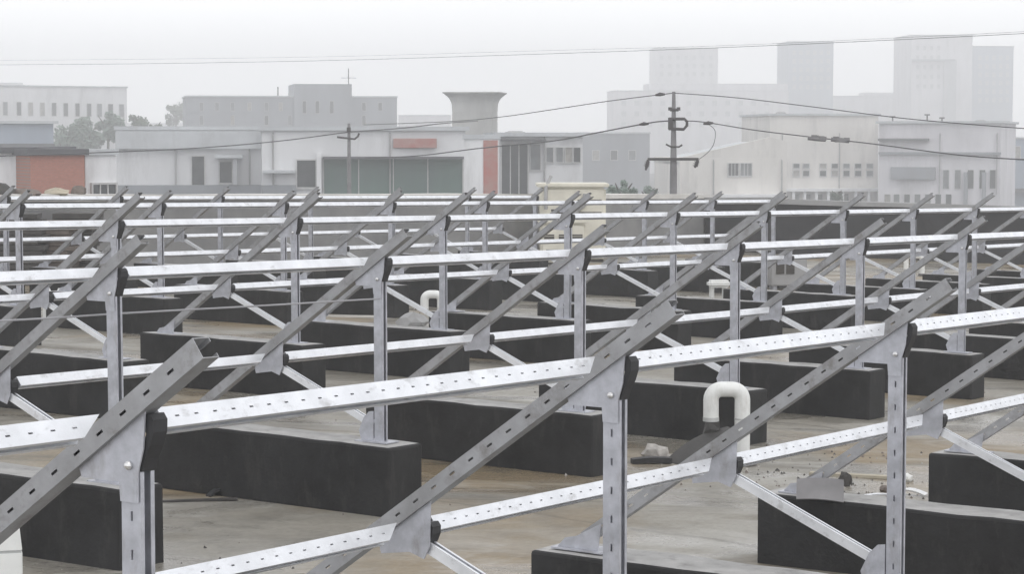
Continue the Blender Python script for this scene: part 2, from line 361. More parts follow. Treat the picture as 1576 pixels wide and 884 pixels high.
# ------------------------------------------------------------------ rack frames, blocks and rails
XD = Vector((math.cos(TAU), 0, math.sin(TAU))); ZD = Vector((-math.sin(TAU), 0, math.cos(TAU))); YD = Vector((0, 1, 0))
TT = math.tan(TAU)
def rz(x): return HP+DR+x*TT                                        # rafter axis height over local x
def frame_meshes(near, tip):
    ms = {}
    # post: lipped channel open towards +x
    b = bmesh.new(); z0, z1 = HB+0.004, HP-0.035; X = Vector((1, 0, 0)); Z = Vector((0, 0, 1)); t = 0.003
    P0, P1 = (0, 0, z0), (0, 0, z1)
    add_bar(b, P0, P1, X, YD, -0.033, -0.030, -0.026, 0.026)
    (add_slotted if near else add_bar)(b, P0, P1, YD, X, -0.026, -0.023, -0.030, 0.033)
    add_bar(b, P0, P1, X, YD, -0.030, 0.033, 0.023, 0.026)
    add_bar(b, P0, P1, X, YD, 0.030, 0.033, -0.023, -0.012); add_bar(b, P0, P1, X, YD, 0.030, 0.033, 0.012, 0.023)
    fix(b); shear(b); ms['post'] = mesh('post', b, M['galv'])
    # rafter: channel, slotted web to the camera side
    b = bmesh.new(); p0 = Vector((-1.56, 0, rz(-1.56))); p1 = Vector((tip, 0, rz(tip)))
    (add_slotted if near else add_bar)(b, p0, p1, YD, ZD, -0.050, -0.047, -0.030, 0.030)
    add_bar(b, p0, p1, YD, ZD, -0.047, 0.012, 0.027, 0.030); add_bar(b, p0, p1, YD, ZD, -0.047, 0.012, -0.030, -0.027)
    add_bar(b, p0, p1, YD, ZD, 0.009, 0.012, 0.017, 0.027); add_bar(b, p0, p1, YD, ZD, 0.009, 0.012, -0.027, -0.017)
    fix(b); shear(b); ms['rafter'] = mesh('rafter', b, M['rafter'])
    # brace: channel open upwards, from the lower rail to the post foot
    b = bmesh.new(); q0 = Vector((-LP+0.045, 0, ZL-0.06)); q1 = Vector((-0.07, 0, HB+0.115)); d = (q1-q0).normalized(); n = Vector((-d.z, 0, d.x))
    if n.z < 0: n = -n
    add_bar(b, q0, q1, YD, n, -0.021, 0.021, -0.021, -0.018)
    add_bar(b, q0, q1, YD, n, -0.021, -0.018, -0.018, 0.021); add_bar(b, q0, q1, YD, n, 0.018, 0.021, -0.018, 0.021)
    add_bar(b, q0, q1, YD, n, -0.018, -0.009, 0.018, 0.021); add_bar(b, q0, q1, YD, n, 0.009, 0.018, 0.018, 0.021)
    fix(b); shear(b); ms['brace'] = mesh('brace', b, M['rail'])
    # upper gusset plate under the rafter
    b = bmesh.new()
    def ru(x, off=0.026): return rz(x)-off/math.cos(TAU)
    add_prism(b, [(0.058, ru(0.058)), (0.050, HP-0.06), (0.030, HP-0.125), (0.030, HP-0.20), (-0.030, HP-0.20), (-0.034, HP-0.150), (-0.165, HP-0.150), (-0.175, ru(-0.175))], -0.034, -0.029)
    fix(b); shear(b); ms['gusset'] = mesh('gusset', b, M['galv'])
    b = bmesh.new()
    bmesh.ops.create_uvsphere(b, u_segments=10, v_segments=6, radius=0.012, matrix=Matrix.Translation((0.004, -0.040, HP-0.105)) @ Matrix.Diagonal((1, 0.8, 1, 1)))
    fix(b); shear(b); ms['bolt'] = mesh('bolt', b, M['bolt'])
    # lower gusset
    b = bmesh.new(); c = -LP
    add_prism(b, [(c+0.075, ru(c+0.075)), (c+0.070, ZL-0.055), (c+0.045, ZL-0.105), (c-0.02, ZL-0.085), (c-0.150, ZL-0.105), (c-0.165, ru(c-0.165))], -0.034, -0.029)
    fix(b); shear(b); ms['lower_gusset'] = mesh('lower_gusset', b, M['galv'])
    # rail clips
    for nm, cx, cz in (('rail_clip', 0.0, HP), ('lower_rail_clip', -LP, ZL)):
        b = bmesh.new(); s = 1.0 if nm == 'rail_clip' else 0.75
        add_prism(b, [(cx+0.036, cz+0.012), (cx+0.048, cz+0.030), (cx+0.066, cz+0.032), (cx+0.078, cz+0.016), (cx+0.077, cz-0.015*s), (cx+0.066, cz-0.050*s), (cx+0.048, cz-0.085*s), (cx+0.036, cz-0.120*s), (cx+0.030, cz-0.118*s), (cx+0.042, cz-0.070*s), (cx+0.054, cz-0.020*s)], -0.026, 0.028)
        fix(b); shear(b); ms[nm] = mesh(nm, b, M['clip'])
    # foot brackets on the block
    b = bmesh.new()
    add_prism(b, [(-0.150, HB+0.07), (-0.11, HB+0.155), (-0.07, HB+0.195), (-0.036, HB+0.20), (-0.036, HB+0.011), (-0.13, HB+0.011)], -0.034, -0.028)
    add_box(b, -0.16, 0.09, -0.07, 0.07, HB+0.002, HB+0.010)
    fix(b); shear(b); ms['foot_bracket'] = mesh('foot_bracket', b, M['galv'])
    b = bmesh.new()
    add_prism(b, [(-1.70, HB+0.011), (-1.48, HB+0.011), (-1.46, rz(-1.46)+0.01), (-1.60, rz(-1.60)+0.035), (-1.66, HB+0.055)], -0.058, -0.052)
    add_box(b, -1.72, -1.44, -0.09, 0.08, HB+0.002, HB+0.010)
    fix(b); shear(b); ms['rafter_foot'] = mesh('rafter_foot', b, M['galv'])
    return ms
FM = {1: frame_meshes(True, 0.25), 2: frame_meshes(False, 0.23), 3: frame_meshes(False, 0.31), 4: frame_meshes(False, 0.20)}
FM[5] = FM[4]
def block_mesh(seed):
    rnd = random.Random(seed); b = bmesh.new()
    x0, x1 = -1.80+rnd.uniform(-0.02, 0.02), 0.19+rnd.uniform(-0.02, 0.02)
    n = 10; rings = []
    for k in range(n+1):
        x = x0+(x1-x0)*k/n; j = lambda a=0.004: rnd.uniform(-a, a)
        rings.append([b.verts.new((x+j(0.002), y+j(), z+(j() if z else 0))) for y, z in ((-0.18, 0.0), (-0.18, HB), (0.18, HB), (0.18, 0.0))])
    for k in range(n):
        for i in range(3): b.faces.new((rings[k][i], rings[k][i+1], rings[k+1][i+1], rings[k+1][i]))
    b.faces.new(rings[0]); b.faces.new(rings[-1][::-1]); fix(b)
    eds = [e for e in b.edges if len(e.link_faces) == 2 and e.calc_face_angle() > 1.0]
    bmesh.ops.bevel(b, geom=eds, offset=0.018, segments=2, affect='EDGES', profile=0.5)
    b.normal_update()
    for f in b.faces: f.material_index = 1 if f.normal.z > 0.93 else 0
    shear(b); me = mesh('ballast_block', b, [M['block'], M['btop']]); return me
BM_ = [block_mesh(s) for s in range(6)]
def rail_mesh(near, y0, y1):
    b = bmesh.new(); p0 = Vector((0, y0, SP*y0)); p1 = Vector((0, y1, SP*y1)); h = 0.030; wd = 0.021
    (add_slotted if near else add_bar)(b, p0, p1, XD, ZD, wd-0.003, wd, -h, h, *((0.075, 0.016, 0.005) if near else ()))
    add_bar(b, p0, p1, XD, ZD, -wd, wd-0.003, h-0.003, h); add_bar(b, p0, p1, XD, ZD, -wd, -wd+0.003, -h, h-0.003)
    add_bar(b, p0, p1, XD, ZD, wd-0.012, wd-0.003, -h, -h+0.003); add_bar(b, p0, p1, XD, ZD, -wd+0.003, -wd+0.012, -h, -h+0.003)
    for v in b.verts:                                               # end mitred to lie along the rafter
        if v.co.y > y1-0.001:
            hh = (v.co-p1).dot(ZD); dy = 1.5*hh; v.co.y += dy; v.co.z += SP*dy
    fix(b); return mesh('rail_segment', b, M['rail'])
ORD = ['first', 'second', 'third', 'fourth', 'fifth', 'sixth', 'seventh', 'eighth', 'ninth', 'tenth', 'eleventh', 'twelfth']
ROWN = {1: 'front row', 2: 'second row', 3: 'third row', 4: 'fourth row', 5: 'farthest row'}
IDX = {1: range(0, 5), 2: range(0, 8), 3: range(0, 11), 4: range(0, 9), 5: range(-1, 6)}
SEG = {1: rail_mesh(True, 0.075, S-0.180), 2: rail_mesh(False, 0.075, S-0.170)}; SEG[3] = SEG[4] = SEG[5] = rail_mesh(False, 0.085, S-0.17)
PARTS = ['post', 'rafter', 'brace', 'gusset', 'lower_gusset', 'rail_clip', 'lower_rail_clip', 'foot_bracket', 'rafter_foot']
PN = {'lower_gusset': 'gusset', 'lower_rail_clip': 'rail_clip'}
bi = 0
for k, (b_, a_, z_) in ROWS.items():
    for n, i in enumerate(IDX[k]):
        o = empty('rack_frame', RP(a_+(i-1)*S, b_, z_), -AL)
        tag(o, f"grey galvanised triangular frame, {ORD[n]} from the left in the {ROWN[k]} of racks", 'frame', 'steel frames of the solar racks')
        jr = random.Random(31*k+i); o.rotation_euler = (R(jr.uniform(-0.35, 0.35)), R(jr.uniform(-0.3, 0.3)), -AL+R(jr.uniform(-0.5, 0.5)))
        for pn in PARTS:
            c = obj(PN.get(pn, pn), FM[k][pn], None, o)
            if pn == 'gusset' and k <= 3: obj('bolt', FM[k]['bolt'], None, c)
        rnd = random.Random(100*k+i)
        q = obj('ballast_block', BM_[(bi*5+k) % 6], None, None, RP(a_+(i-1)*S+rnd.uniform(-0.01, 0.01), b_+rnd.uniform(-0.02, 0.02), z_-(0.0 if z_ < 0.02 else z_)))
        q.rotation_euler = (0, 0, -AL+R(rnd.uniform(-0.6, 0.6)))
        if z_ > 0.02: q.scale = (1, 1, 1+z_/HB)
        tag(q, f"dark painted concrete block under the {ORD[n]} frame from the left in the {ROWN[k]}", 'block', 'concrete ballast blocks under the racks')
        bi += 1
    for nm, xo, zo, word in (('upper_rail', 0.0, HP, 'upper'), ('lower_rail', -LP, ZL, 'lower')):
        L0 = IDX[k][0]; base = RP(a_+(L0-1)*S, b_, z_) + UV*xo + Vector((0, 0, zo+SU*xo))
        o = empty(nm, base, -AL)
        tag(o, f"bright slotted steel rail along the {word} part of the {ROWN[k]} of racks", 'rail', 'long rails of the solar racks')
        for i in range(-1, len(IDX[k]) + (1 if k < 4 else 0)):
            if i == len(IDX[k])-1 and k >= 4: continue
            obj('rail_segment', SEG[k], None, o, (0, i*S, SP*i*S))

# ------------------------------------------------------------------ pipes and things lying on the roof
def arc_pts(w, h, r, left_drop, n=7):
    """inverted U in local x,z: right leg up from 0, over to -w, down by left_drop"""
    pts = [(0, 0, -0.05), (0, 0, h-r)]
    for k in range(1, n+1):
        t = math.pi/2*k/n; pts.append((-r+r*math.cos(t), 0, h-r+r*math.sin(t)))
    pts.append((-w+r, 0, h))
    for k in range(1, n+1):
        t = math.pi/2*k/n; pts.append((-w+r-r*math.sin(t), 0, h-r+r*math.cos(t)))
    pts.append((-w, 0, h-left_drop)); return pts
def gooseneck(label, P, w, h, rad, drop, rzz=0.0, ring=True):
    o = empty('vent_pipe', P, rzz); tag(o, label, 'pipe', 'white gooseneck vents on the roof')
    b = bmesh.new(); add_tube(b, arc_pts(w, h, min(w/2, rad*1.35), drop), rad, 14); fix(b)
    c = obj('pipe', b, M['pvc'], o); shade_smooth(c.data, 50)
    if ring:
        b = bmesh.new(); add_tube(b, [(0, 0, h*0.60), (0, 0, h*0.62)], rad*1.05, 14); fix(b); c = obj('pipe_joint', b, M['pvcd'], o); shade_smooth(c.data, 50)
        b = bmesh.new(); add_tube(b, [(-w, 0, h-drop), (-w, 0, h-drop+0.03)], rad*1.05, 14); fix(b); c = obj('pipe_joint', b, M['pvcd'], o); shade_smooth(c.data, 50)
    b = bmesh.new(); add_tube(b, [(0, 0, 0.0), (0, 0, 0.05)], [rad*1.9, rad*1.15], 14); fix(b); obj('flashing', b, M['dark'], o)
    return o
gooseneck('large white gooseneck vent pipe beside the middle of the front rack', on_roof(1142, 716), 0.235, 0.57, 0.058, 0.24)
gooseneck('small white gooseneck vent behind the dark blocks left of centre', on_roof(679, 508), 0.22, 0.47, 0.055, 0.22)
gooseneck('short white gooseneck vent behind the leftmost post of the second row', on_roof(72, 498), -0.20, 0.36, 0.05, 0.17)
gooseneck('white gooseneck vent among the crowded far frames at right', on_roof(1419, 425), 0.34, 0.42, 0.055, 0.30)
# square white hood on legs
P = on_roof(1106, 461); o = empty('vent_hood', P, 0.15); tag(o, 'white squat vent hood on two legs in the middle distance', 'vent')
b = bmesh.new(); add_box(b, -0.19, 0.19, -0.12, 0.12, 0.20, 0.33); bmesh.ops.bevel(b, geom=b.edges[:], offset=0.04, segments=3, affect='EDGES'); fix(b); obj('hood', b, M['pvc'], o)
for x in (-0.12, 0.10):
    b = bmesh.new(); add_tube(b, [(x, 0, -0.03), (x, 0, 0.215)], 0.045, 10); fix(b); c = obj('leg', b, M['pvc'], o); shade_smooth(c.data)
# stub at lower left corner
P = on_roof(14, 1010); o = empty('vent_pipe', P, 0.25); tag(o, 'white square-topped pipe cut off by the lower left corner', 'pipe')
b = bmesh.new(); add_box(b, -0.062, 0.062, -0.06, 0.06, 0, 0.47); add_prism(b, [(-0.062, 0.475), (0.062, 0.475), (0.052, 0.575), (-0.01, 0.575)], -0.06, 0.06); fix(b)
bmesh.ops.bevel(b, geom=[e for e in b.edges], offset=0.006, segments=2, affect='EDGES'); obj('pipe', b, M['pvc'], o)
b = bmesh.new(); add_box(b, -0.058, 0.058, -0.056, 0.056, 0.468, 0.478); fix(b); obj('pipe_joint', b, M['pvcd'], o)

def lump(name, label, cat, P, sx, sy, sz, m, seed, rzz=0.0, sink=0.1, group=None):
    rnd = random.Random(seed); b = bmesh.new(); bmesh.ops.create_icosphere(b, subdivisions=2, radius=1.0)
    for v in b.verts:
        k = 1+rnd.uniform(-0.22, 0.22); v.co = Vector((v.co.x*sx*k, v.co.y*sy*k, max(v.co.z*sz*k, -sz*0.55)))
    b.normal_update(); o = obj(name, b, m, None, P + Vector((0, 0, sz*0.5))); o.rotation_euler = (0, 0, rzz); return tag(o, label, cat, group)
def slab(name, label, cat, P, sx, sy, sz, m, rot=(0, 0, 0), bend=0.0, group=None, lift=0.0):
    b = bmesh.new(); n = 8; rings = []
    for k in range(n+1):
        x = -sx/2+sx*k/n; dz = bend*math.sin(math.pi*k/n)
        rings.append([b.verts.new((x, y, z+dz)) for y, z in ((-sy/2, 0), (sy/2*(0.8+0.2*k/n), 0), (sy/2*(0.8+0.2*k/n), sz), (-sy/2, sz))])
    for k in range(n):
        for i in range(4): b.faces.new((rings[k][i], rings[k][(i+1) % 4], rings[k+1][(i+1) % 4], rings[k+1][i]))
    b.faces.new(rings[0]); b.faces.new(rings[-1][::-1]); fix(b)
    o = obj(name, b, m, None, P + Vector((0, 0, lift))); o.rotation_euler = rot; return tag(o, label, cat, group)
G = 'scraps left lying on the roof'
lump('concrete_lump', 'pale lump of broken concrete on the roof left of the big white vent', 'rubble', on_roof(1008, 706), 0.10, 0.07, 0.075, M['rubble'], 3, 0.4)
slab('rubber_offcut', 'small black strip lying under the pale concrete lump', 'scrap', on_roof(1002, 714), 0.30, 0.09, 0.04, M['clip'], (0, 0, 0.2), 0.01)
lump('stone', 'small grey stone beside the pale concrete lump', 'stone', on_roof(1030, 708), 0.035, 0.03, 0.03, M['rubble'], 9)
slab('rubber_sheet', 'dark creased rubber sheet leaning under the open end of the big white vent', 'sheet', on_roof(1082, 712), 0.60, 0.26, 0.012, M['dark'], (R(6), R(-24), R(20)), 0.05, lift=0.10)
lump('dark_clod', 'dark crumpled rag at the mouth of the big white vent', 'rag', on_roof(1096, 708), 0.085, 0.06, 0.23, M['dark'], 21)
slab('metal_offcut', 'bent grey metal sheet on the left end of the right front block', 'scrap metal', on_roof(1262, 770, HB)+Vector((0, 0, 0.01)), 0.26, 0.17, 0.006, M['pole'], (R(38), R(3), R(-6)), 0.012, lift=0.045)
lump('stone', 'dark stone behind the right front block', 'stone', on_roof(1300, 748), 0.05, 0.045, 0.07, M['dark'], 31)
slab('metal_offcut', 'pale thin metal strip lying behind the right front block', 'scrap metal', on_roof(1350, 765), 0.22, 0.05, 0.012, M['rail'], (0, 0, 0.3), 0.01)
slab('board', 'long pale board lying beyond the right front block', 'board', on_roof(1325, 735), 0.75, 0.07, 0.02, M['tan'], (0, 0, -0.35))
lump('stone', 'round white stone right of the front right post', 'stone', on_roof(1397, 742), 0.04, 0.035, 0.04, M['pvc'], 41)
slab('metal_offcut', 'crumpled silver strip right of the front right post', 'scrap metal', on_roof(1400, 762), 0.24, 0.07, 0.012, M['bolt'], (R(5), 0, -0.5), 0.03)
lump('brick_scrap', 'small brown brick fragment left of the front right post', 'brick', on_roof(1362, 757), 0.035, 0.03, 0.028, M['brownblock'], 51)
slab('rubber_offcut', 'black strip curled on the roof right of the front left frame', 'scrap', on_roof(338, 763), 0.18, 0.06, 0.015, M['clip'], (0, R(-14), 0.6), 0.02, lift=0.015)
slab('board', 'thin dark board behind the left front block of the second row', 'board', on_roof(300, 772), 0.55, 0.05, 0.012, M['dark'], (0, 0, 0.25))
P = on_roof(1166, 511); b = bmesh.new(); add_box(b, -0.36, 0.30, -0.13, 0.13, 0, 0.20); bmesh.ops.bevel(b, geom=b.edges[:], offset=0.015, segments=2, affect='EDGES'); fix(b)
o = obj('timber_block', b, M['brownblock'], None, P); o.rotation_euler = (0, 0, -0.15); tag(o, 'brownish timber block on the roof beneath the lower rail of the second row', 'block')
lump('wire_tangle', 'light grey crumpled wrapping beside the small white gooseneck vent', 'wrapping', on_roof(633, 503), 0.22, 0.12, 0.13, M['coping_grey'], 61)
slab('board', 'pale board lying behind the third row blocks left of centre', 'board', on_roof(545, 489), 0.9, 0.10, 0.03, M['coping'], (0, 0, -0.15))
lump('sand_heap', 'small heap of rusty sand behind the third row blocks', 'sand', on_roof(580, 484), 0.42, 0.25, 0.07, M['brownblock'], 71)
# grey condenser box
P = on_roof(1210, 446); o = empty('condenser_unit', P, 0.12); tag(o, 'grey condenser box with dark openings among the far frames', 'air conditioner')
b = bmesh.new(); add_box(b, -0.34, 0.34, -0.2, 0.2, 0.08, 0.60); bmesh.ops.bevel(b, geom=b.edges[:], offset=0.02, segments=2, affect='EDGES'); fix(b); obj('casing', b, M['coping_grey'], o)
for x0 in (-0.24, -0.05):
    b = bmesh.new(); add_box(b, x0, x0+0.15, -0.215, -0.19, 0.30, 0.52); fix(b); obj('grille', b, M['louver'], o)
for x0 in (-0.28, 0.2):
    b = bmesh.new(); add_box(b, x0, x0+0.07, -0.15, 0.15, -0.03, 0.082); fix(b); obj('foot', b, M['galv'], o)

# cream ventilation units at the back of the roof
def cream_unit(label, P, rzz, wd, dp, ht, vents, flare):
    o = empty('ventilation_unit', P, rzz); tag(o, label, 'ventilation unit')
    b = bmesh.new(); add_box(b, -wd/2, wd/2, -dp/2, dp/2, 0.06, ht); bmesh.ops.bevel(b, geom=b.edges[:], offset=0.05, segments=3, affect='EDGES'); fix(b); obj('casing', b, M['cream'], o)
    b = bmesh.new(); add_box(b, -wd/2-flare, wd/2+flare, -dp/2-flare, dp/2+flare, ht+0.002, ht+0.09); bmesh.ops.bevel(b, geom=b.edges[:], offset=0.02, segments=2, affect='EDGES'); fix(b); obj('lid', b, M['cream'], o)
    b = bmesh.new(); add_box(b, -wd/2+0.05, wd/2-0.05, -dp/2+0.05, dp/2-0.05, -0.05, 0.062); fix(b); obj('plinth', b, M['louver'], o)
    for (x0, x1, z0, z1) in vents:
        g = bmesh.new(); add_box(g, x0, x1, -dp/2-0.012, -dp/2+0.02, z0, z1); fix(g); v = obj('vent', g, M['louver'], o)
        g = bmesh.new(); nn = max(2, int((z1-z0)/0.07))
        for q in range(nn): add_box(g, x0-0.02, x1+0.02, -dp/2-0.03, -dp/2-0.014, z0+(q+0.3)*(z1-z0)/nn, z0+(q+0.45)*(z1-z0)/nn)
        fix(g); obj('louvre_blade', g, M['cream'], v)
    return o
cream_unit('low cream ventilation box with three dark louvres behind the middle racks', RP(along(866, -22.4), -22.4), 0.02, 1.0, 0.7, 0.92,
           [(-0.42, -0.2, 0.55, 0.68), (-0.1, 0.12, 0.55, 0.68), (0.2, 0.42, 0.55, 0.68), (-0.38, 0.10, 0.3, 0.35)], 0.05)
big = cream_unit('tall cream ventilation cabinet with pipes behind the middle racks', RP(along(880, -23.4), -23.4), 0.02, 1.5, 1.2, 1.70,
           [(-0.5, -0.2, 1.02, 1.2), (0.1, 0.65, 1.34, 1.42), (0.1, 0.65, 1.08, 1.14)], 0.07)
b = bmesh.new(); add_tube(b, [(-0.05, -0.66, 0.95), (0.12, -0.7, 1.2), (0.25, -0.7, 1.3), (0.27, -0.66, 1.55)], 0.05, 8); add_tube(b, [(-0.62, -0.66, 1.2), (-0.62, -0.66, 1.7), (-0.5, -0.5, 1.95)], 0.04, 8); fix(b)
c = obj('duct', b, M['coping_grey'], big); shade_smooth(c.data)

# clutter against the back parapet at left
for n, (x, d, hw, hh, nm, lab, m) in enumerate([
    (20, 42.5, 0.55, 1.12, 'pallet_stack', 'dark stack of pallets against the back parapet at far left', 'dark'),
    (72, 43.5, 0.60, 1.05, 'plank_stack', 'brown stack of planks against the back parapet at left', 'brownblock'),
    (118, 44.5, 0.40, 1.18, 'plank_stack', 'tall narrow stack of dark boards against the back parapet at left', 'dark')]):
    P = RP(along(x, B0+0.75), B0+0.75)
    bb = bmesh.new(); z = 0.0; rnd = random.Random(n)
    while z < hh:
        t = rnd.uniform(0.05, 0.11); sx = hw*rnd.uniform(0.82, 1.0); ox = rnd.uniform(-0.06, 0.06)
        add_box(bb, -sx+ox, sx+ox, -0.3, 0.3, z+0.012, z+t); z += t
    fix(bb); o = obj(nm, bb, [M[m]], None, P); o.rotation_euler = (0, 0, rnd.uniform(-0.1, 0.1)); tag(o, lab, 'stack')

# ------------------------------------------------------------------ plants
def leaves(bm, cx, cy, cz, rx, ry, rz_, n, size, rnd, clumps=14):
    cs = []
    for _ in range(clumps):
        while True:
            v = Vector((rnd.uniform(-1, 1), rnd.uniform(-1, 1), rnd.uniform(-1, 1)))
            if v.length < 1: break
        cs.append((v, rnd.uniform(0.22, 0.48)))
    for _ in range(n):
        v, r = rnd.choice(cs); g = Vector((rnd.gauss(0, 1), rnd.gauss(0, 1), rnd.gauss(0, 1))).normalized()*r*rnd.random()**0.4
        p = v*0.8+g; P = Vector((cx+p.x*rx, cy+p.y*ry, cz+p.z*rz_))
        t = Vector((rnd.gauss(0, 1), rnd.gauss(0, 1), rnd.gauss(0, 0.6))).normalized(); s = t.orthogonal().normalized(); k = size*rnd.uniform(0.6, 1.4)
        bm.faces.new([bm.verts.new(P+t*k), bm.verts.new(P+s*k*0.55), bm.verts.new(P-t*k), bm.verts.new(P-s*k*0.55)])
def tree(label, x, ytop, hw_px, Y, m, seed, n=1300, zbase=STREET, crown=None, cat='tree', name='tree'):
    rnd = random.Random(seed); top = at(x, ytop, Y); hw = hw_px/F0*Y; H = top.z-zbase
    o = empty(name, (top.x, Y, zbase)); tag(o, label, cat, 'trees between the buildings')
    ch = crown or min(H*0.7, hw*2.0)
    b = bmesh.new(); r = max(0.06, H*0.022)
    add_tube(b, [(0, 0, 0), (rnd.uniform(-.1, .1), 0, H*0.45), (rnd.uniform(-.2, .2), 0, H-ch*0.35)], [r, r*0.75, r*0.35], 7)
    for k in range(5):
        a = rnd.uniform(0, 6.28); h = H-ch*rnd.uniform(0.5, 0.95)
        add_tube(b, [(0, 0, h), (math.cos(a)*hw*0.35, math.sin(a)*hw*0.35, h+ch*0.2), (math.cos(a)*hw*0.7, math.sin(a)*hw*0.7, h+ch*0.42)], [r*0.5, r*0.3, r*0.12], 5)
    fix(b); obj('trunk', b, M['trunk'], o)
    b = bmesh.new(); leaves(b, 0, 0, H-ch/2, hw, hw, ch/2, n, hw*0.10, rnd); obj('crown', b, m, o)
    return o
tree('dark grey-green tree behind the brick wall, leftmost of three', 100, 186, 28, 300, M['leafb'], 1, 2400)
tree('dark grey-green tree behind the brick wall, middle of three', 132, 181, 30, 306, M['leafb'], 2, 2400)
tree('dark grey-green tree behind the brick wall, touching the warehouse', 166, 172, 26, 312, M['leafb'], 3, 2400)
tree('green tree rising over the warehouse roof at left', 214, 171, 17, 330, M['leafm'], 4)
tree('small green tree over the warehouse roof between two taller ones', 241, 184, 12, 330, M['leafm'], 5)
tree('pale tall tree beside the left end of the grey long building', 270, 156, 20, 520, M['leafm'], 6)
tree('bluish bushy tree right of the cream ventilation cabinet', 957, 276, 26, 120, M['leafb'], 7)
tree('bluish low tree left of the utility pole', 1000, 284, 18, 124, M['leafb'], 8)
tree('dark small tree in front of the cream building gallery', 1288, 290, 12, 200, M['leafd'], 9)
for n, (x, lab, hw, hh, m_) in enumerate((
    (4, 'dark covered heap on the back parapet at the left edge', 0.22, 0.16, 'dark'),
    (40, 'long low brown heap of sacking on the back parapet at left', 0.34, 0.10, 'brownblock'),
    (88, 'tan heap of sacking on the parapet before the brick wall', 0.30, 0.11, 'tan'),
    (122, 'small brown heap on the parapet near the right end of the brick wall', 0.14, 0.13, 'brownblock'))):
    lump('covered_heap', lab, 'heap', RP(along(x, B0-0.12), B0-0.12, 1.46), hw, 0.12, hh, M[m_], 300+n, -AL, group='heaps on the back parapet')

# ------------------------------------------------------------------ buildings
WIN = {}; FAC = {}
def win_mesh(w_, h_, glass, panes):
    key = (round(w_, 1), round(h_, 1), glass, panes)
    if key not in WIN:
        w_, h_ = max(key[0], 0.2), max(key[1], 0.2)
        b = bmesh.new(); f = 0.08 if w_ > 0.6 else 0.04
        add_box(b, -w_/2, w_/2, -0.04, 0.02, -h_/2, h_/2, 0)
        for x0, x1, z0, z1 in ((-w_/2-f, w_/2+f, h_/2, h_/2+f), (-w_/2-f, w_/2+f, -h_/2-f*1.6, -h_/2), (-w_/2-f, -w_/2, -h_/2, h_/2), (w_/2, w_/2+f, -h_/2, h_/2)):
            add_box(b, x0, x1, -0.12, 0.02, z0, z1, 1)
        for q in range(1, panes):
            x = -w_/2+w_*q/panes; add_box(b, x-0.03, x+0.03, -0.07, -0.041, -h_/2, h_/2, 1)
        fix(b); WIN[key] = mesh('window', b, [M[glass], M['frame']])
    return WIN[key]
class Facade:
    def __init__(s, name, label, cat, x0, x1, ytop, d0, d1=None, depth=12.0, wall='w_grey', base=STREET, roof='roofsheet', lip=0.3, group=None):
        d1 = d1 or d0
        s.P0 = at(x0, ytop, d0); p1 = at(x1, ytop, d1); dx = Vector((p1.x-s.P0.x, p1.y-s.P0.y, 0)); s.L = dx.length; s.dx = dx/s.L
        FAC[name] = s
        s.nrm = Vector((s.dx.y, -s.dx.x, 0)); s.H = s.P0.z-base; s.base = base; s.depth = depth
        s.o = empty(name, (s.P0.x, s.P0.y, base), math.atan2(s.dx.y, s.dx.x)); tag(s.o, label, cat, group)
        b = bmesh.new(); add_box(b, 0, s.L, 0, depth, 0, s.H); fix(b); obj('wall', b, M[wall], s.o)
        if roof:
            b = bmesh.new(); add_box(b, -lip, s.L+lip, -lip, depth+lip, s.H+0.002, s.H+0.25); fix(b); s.roof = obj('roof', b, M[roof], s.o)
    def loc(s, x, y):
        d = ray(x, y); o = Vector((0, 0, HC)); t = (s.P0-o).dot(s.nrm)/d.dot(s.nrm); P = o+d*t
        return (P-s.P0).dot(s.dx), P.z-s.base
    def window(s, x0, x1, y0, y1, glass='glass', panes=2, name='window'):
        a0, zt = s.loc(x0, y0); a1, zb = s.loc(x1, y1)
        if glass == 'glass' and name == 'window': glass = random.choice(['glass', 'glass', 'glassb', 'glassb', 'glassc'])
        return obj(name, win_mesh(a1-a0, zt-zb, glass, panes), None, s.o, ((a0+a1)/2, 0, (zt+zb)/2))
    def panel(s, name, x0, x1, y0, y1, m, out=0.3, back=0.0):
        a0, zt = s.loc(x0, y0); a1, zb = s.loc(x1, y1)
        b = bmesh.new(); add_box(b, a0, a1, -out, -back-0.003, max(zb, 0.0), zt); fix(b); return obj(name, b, M[m], s.o)

f = Facade('long_building', 'pale building with a row of tall narrow windows at far left', 'building', -45, 195, 132, 400, 416, 22, 'w_pale', lip=0.2)
for k, x in enumerate((8, 29, 47, 65, 83, 101, 119, 137, 153, 170, 187)): f.window(x-3.5, x+3.5, 157+k*0.35, 177+k*0.3, panes=1)
f.panel('roof_box', 10, 45, 126, 133.5, 'w_pale', out=-4, back=-9) if False else None
b = bmesh.new(); a0, z0 = f.loc(10, 126); a1, _ = f.loc(45, 126); add_box(b, a0, a1, 3, 9, f.H+0.25, z0); fix(b); obj('roof_housing', b, M['w_pale'], f.o)
f = Facade('blue_shed', 'blue-grey clad shed above the white wall at far left', 'building', -40, 82, 190, 210, 213, 14, 'w_blue', lip=0.4)
f.panel('eave', -40, 82, 221, 231, 'roofdark', out=0.7)
f = Facade('workshop', 'low white workshop wall left of the red brick wall', 'building', -40, 46, 236, 92, 92, 8, 'w_white', roof='roofdark')
f = Facade('brick_building', 'red brick building between two white walls at left', 'building', 46.5, 130, 239, 90, 91, 8, 'brick', roof='roofdark', lip=0.15)
f = Facade('white_shed', 'small white shed with a dark low window right of the brick wall', 'building', 131, 178, 239, 92, 93, 7, 'w_white', lip=0.1)
f.window(142, 176, 285, 298, panes=3)
f = Facade('warehouse', 'long pale warehouse with two dark doors and a sloping roof', 'building', 179, 402, 200, 150, 151, 20, 'w_pale', lip=0.15)
f.panel('fascia', 178, 402, 201.5, 229, 'roofsheet', out=0.45)
